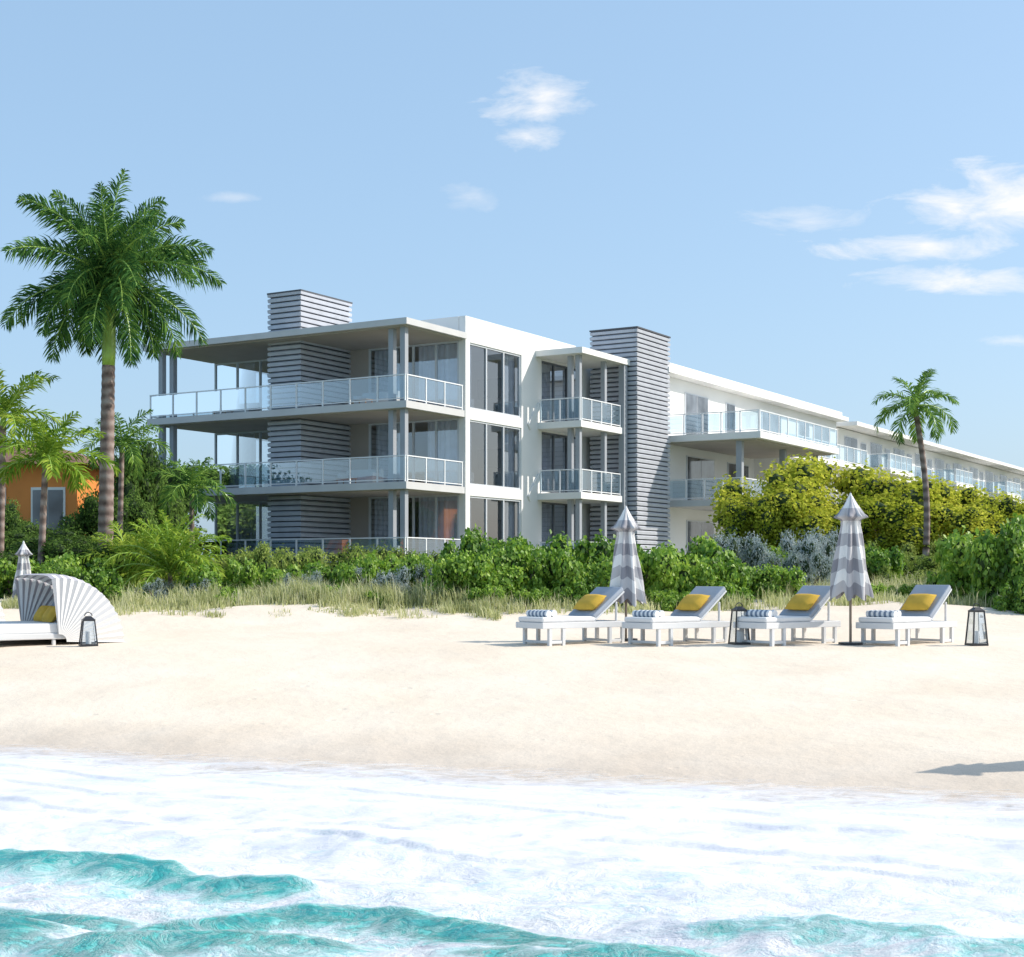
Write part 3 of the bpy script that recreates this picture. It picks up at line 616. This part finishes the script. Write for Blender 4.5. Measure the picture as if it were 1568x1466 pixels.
LG=glassmat('lantern_glass',(.9,.93,.95),.05,.05,(.5,.5,.5))
def lantern(x,y,rot,h=.58):
    e=empty('beach_lantern',(x,y,gz(x,y)),rot); m=MB(); b=.14;t=.10
    m.box(-b,b,-b,b,-.03,.035,BK); m.box(-t,t,-t,t,h-.03,h,BK); m.frus(-.06,.06,-.06,.06,h,h+.05,.03,-.02,BK)
    for sx in (-1,1):
        for sy in (-1,1): m.tube([(sx*(b-.012),sy*(b-.012),.03),(sx*(t-.012),sy*(t-.012),h-.02)],[.014,.014],BK,4)
    pts=[(.06*math.cos(a),0,h+.05+.06*math.sin(a)) for a in np.linspace(0,math.pi,9)]; m.tube(pts,[.008]*9,BK,5)
    m.build('frame',e)
    g=MB(); k=b-.02; q=t-.02; zz0,zz1=.04,h-.03
    c0=[(-k,-k,zz0),(k,-k,zz0),(k,k,zz0),(-k,k,zz0)]; c1=[(-q,-q,zz1),(q,-q,zz1),(q,q,zz1),(-q,q,zz1)]
    g.add(c0+c1,[(0,1,5,4),(1,2,6,5),(2,3,7,6),(3,0,4,7)],LG); g.build('glass_panes',e)
    c=MB(); c.tube([(0,0,.036),(0,0,.24)],[.045,.045],FW,14); c.build('candle',e)
lantern(3.78,24.75,.3); lantern(7.65,24.5,.2); lantern(-6.92,24.3,.4,.44)
HD=plain('daybed_stripe_grey',(.50,.47,.50),.9,.05); HW=plain('daybed_canvas_white',(.80,.79,.77),.9,.03); HL=plain('daybed_canvas_pale_grey_stripe',(.62,.61,.61),.9,.03)  # HL: paler grey canvas for alternate pleats on the hood's near side
def daybed(x,y,rot):
    e=empty('canopy_daybed',(x,y,gz(x,y)),rot); W=1.8; R=1.17
    b=MB(); b.box(-1.15,.95,0.04,W-.04,.10,.20,FR); b.box(-1.13,.92,.06,W-.06,.2,.36,FW)
    for xx in (-1.05,-.1,.85):
        for yy in (.06,W-.12): b.box(xx,xx+.06,yy,yy+.06,-.05,.10,FR)
    b.box(-1.5,-1.18,.2,1.2,.24,.28,FR)
    for yy in (.25,1.1): b.box(-1.36,-1.32,yy,yy+.04,-.04,.24,FR)
    b.build('base_and_mattress',e,bevel=.015)
    h=MB(); n=30; a0=math.radians(-3); a1=math.radians(97); K=10; prof=[]
    for i in range(n+1):
        a=a0+(a1-a0)*i/n; rr=R*(1+(.014 if i%2 else 0))
        prof.append((a,[(rr*(1-.06*abs(2*k/K-1)**6),k/K*W) for k in range(K+1)]))
    for i in range(n):
        A,ra=prof[i];Bq,rb=prof[i+1]; mid=(i%2==0)
        for k in range(K):
            def pt(a,rg,k): return (rg[k][0]*math.cos(a),rg[k][1],max(.02,rg[k][0]*math.sin(a)))
            h.add([pt(A,ra,k),pt(Bq,rb,k),pt(Bq,rb,k+1),pt(A,ra,k+1)],[(0,1,2,3)],HW if mid else HD)
        for yy,sg in ((0,-1),(W,1)):
            r0=.12; ya=yy+sg*(.03 if i%2 else 0); yb=yy+sg*(.03 if (i+1)%2 else 0)
            h.add([(r0*math.cos(A),yy,max(.02,r0*math.sin(A)+.06)),(r0*math.cos(Bq),yy,max(.02,r0*math.sin(Bq)+.06)),(rb[0][0]*math.cos(Bq),yb,max(.02,rb[0][0]*math.sin(Bq))),(ra[0][0]*math.cos(A),ya,max(.02,ra[0][0]*math.sin(A)))],[(0,1,2,3)],HW if mid else (HL if sg<0 else HD))
    h.build('pleated_hood',e)
    p=MB()
    for yy,xx in ((.5,.35),(1.15,.40)): pillow(p,Matrix.Translation((xx,yy,.55))@Matrix.Rotation(-math.radians(62),4,'Y')@Matrix.Rotation(math.pi/2,4,'Z'),.55,.42,.2,FG)
    for yy,xx in ((.65,.1),(1.2,.15)): pillow(p,Matrix.Translation((xx,yy,.5))@Matrix.Rotation(-math.radians(55),4,'Y')@Matrix.Rotation(math.pi/2,4,'Z'),.45,.32,.16,YL)
    p.build('pillows',e,smooth=True)
daybed(-7.48,24.6,math.radians(37)); daybed(-10.5,27.6,math.radians(37))
# ------------------------------------------------------------------ sky
az=Vector((1,.10,0)).normalized(); el=math.radians(38); sd=Vector((az.x*math.cos(el),az.y*math.cos(el),math.sin(el)))
W=bpy.data.worlds.new('World'); S.world=W; W.use_nodes=True; nt=W.node_tree; nt.nodes.clear()
wo=N(nt,'ShaderNodeOutputWorld'); bg=N(nt,'ShaderNodeBackground'); bg.inputs[1].default_value=.145
sk=N(nt,'ShaderNodeTexSky'); sk.sky_type='NISHITA'; sk.sun_disc=False; sk.sun_elevation=el; sk.sun_rotation=math.atan2(az.x,az.y); sk.altitude=0; sk.air_density=1.0; sk.dust_density=2.0; sk.ozone_density=1.2
hz=N(nt,'ShaderNodeMix',data_type='RGBA'); hz.inputs[0].default_value=.40; nt.links.new(sk.outputs[0],hz.inputs[6]); hz.inputs[7].default_value=(4.1,6.5,9.2,1)
tc=N(nt,'ShaderNodeTexCoord'); sp=N(nt,'ShaderNodeSeparateXYZ'); nt.links.new(tc.outputs['Generated'],sp.inputs[0])
yy=math_(nt,'MAXIMUM',sp.outputs[1],.05); u=math_(nt,'DIVIDE',sp.outputs[0],yy); w=math_(nt,'DIVIDE',sp.outputs[2],yy)
cb=N(nt,'ShaderNodeCombineXYZ'); nt.links.new(math_(nt,'MULTIPLY',u,1.0),cb.inputs[0]); nt.links.new(math_(nt,'MULTIPLY',w,2.8),cb.inputs[1])
nz=N(nt,'ShaderNodeTexNoise'); nz.inputs['Scale'].default_value=18; nz.inputs['Detail'].default_value=6; nz.inputs['Roughness'].default_value=.62; nz.inputs['Distortion'].default_value=.4; nt.links.new(cb.outputs[0],nz.inputs[0])
nf=math_(nt,'SUBTRACT',nz.outputs[0],.5); tot=None
for cx,cy,rx,ry,st_ in ((.015,.322,.034,.016,.95),(.010,.293,.024,.010,.8),(.335,.250,.080,.026,1.),(.275,.222,.065,.011,1.),(.30,.198,.07,.010,.95),(.20,.237,.040,.009,.55),(-.028,.253,.018,.009,.35),(.335,.157,.025,.004,.6),(-.185,.2535,.025,.004,.3)):
    a=math_(nt,'DIVIDE',math_(nt,'SUBTRACT',u,cx),rx); b2=math_(nt,'DIVIDE',math_(nt,'SUBTRACT',w,cy),ry)
    d=math_(nt,'SQRT',math_(nt,'ADD',math_(nt,'MULTIPLY',a,a),math_(nt,'MULTIPLY',b2,b2)))
    q=math_(nt,'ADD',math_(nt,'SUBTRACT',1.0,d),math_(nt,'MULTIPLY',nf,3.0))
    q=math_(nt,'MULTIPLY',math_(nt,'MULTIPLY',q,.9,True),st_)
    tot=q if tot is None else math_(nt,'MAXIMUM',tot,q)
tot=math_(nt,'MULTIPLY',tot,math_(nt,'GREATER_THAN',sp.outputs[1],.06))
mx=N(nt,'ShaderNodeMix',data_type='RGBA'); nt.links.new(tot,mx.inputs[0]); nt.links.new(hz.outputs[2],mx.inputs[6]); mx.inputs[7].default_value=(7.1,7.1,7.2,1)
nt.links.new(mx.outputs[2],bg.inputs[0]); nt.links.new(bg.outputs[0],wo.inputs[0])
sl=bpy.data.lights.new('sun','SUN'); sl.energy=4.9; sl.angle=math.radians(.6); sl.color=(1,.935,.84); so=bpy.data.objects.new('sun',sl); S.collection.objects.link(so)
so.rotation_euler=(-sd).to_track_quat('-Z','Y').to_euler(); so.location=(30,0,40)
# ------------------------------------------------------------------ camera
c=bpy.data.cameras.new('camera'); co=bpy.data.objects.new('camera',c); S.collection.objects.link(co); co.location=(0,0,H); co.rotation_euler=(math.radians(90),0,0)
c.sensor_width=36; c.sensor_fit='HORIZONTAL'; c.lens=52.3; c.shift_y=.0938; c.clip_end=6000; c.clip_start=.1
S.camera=co
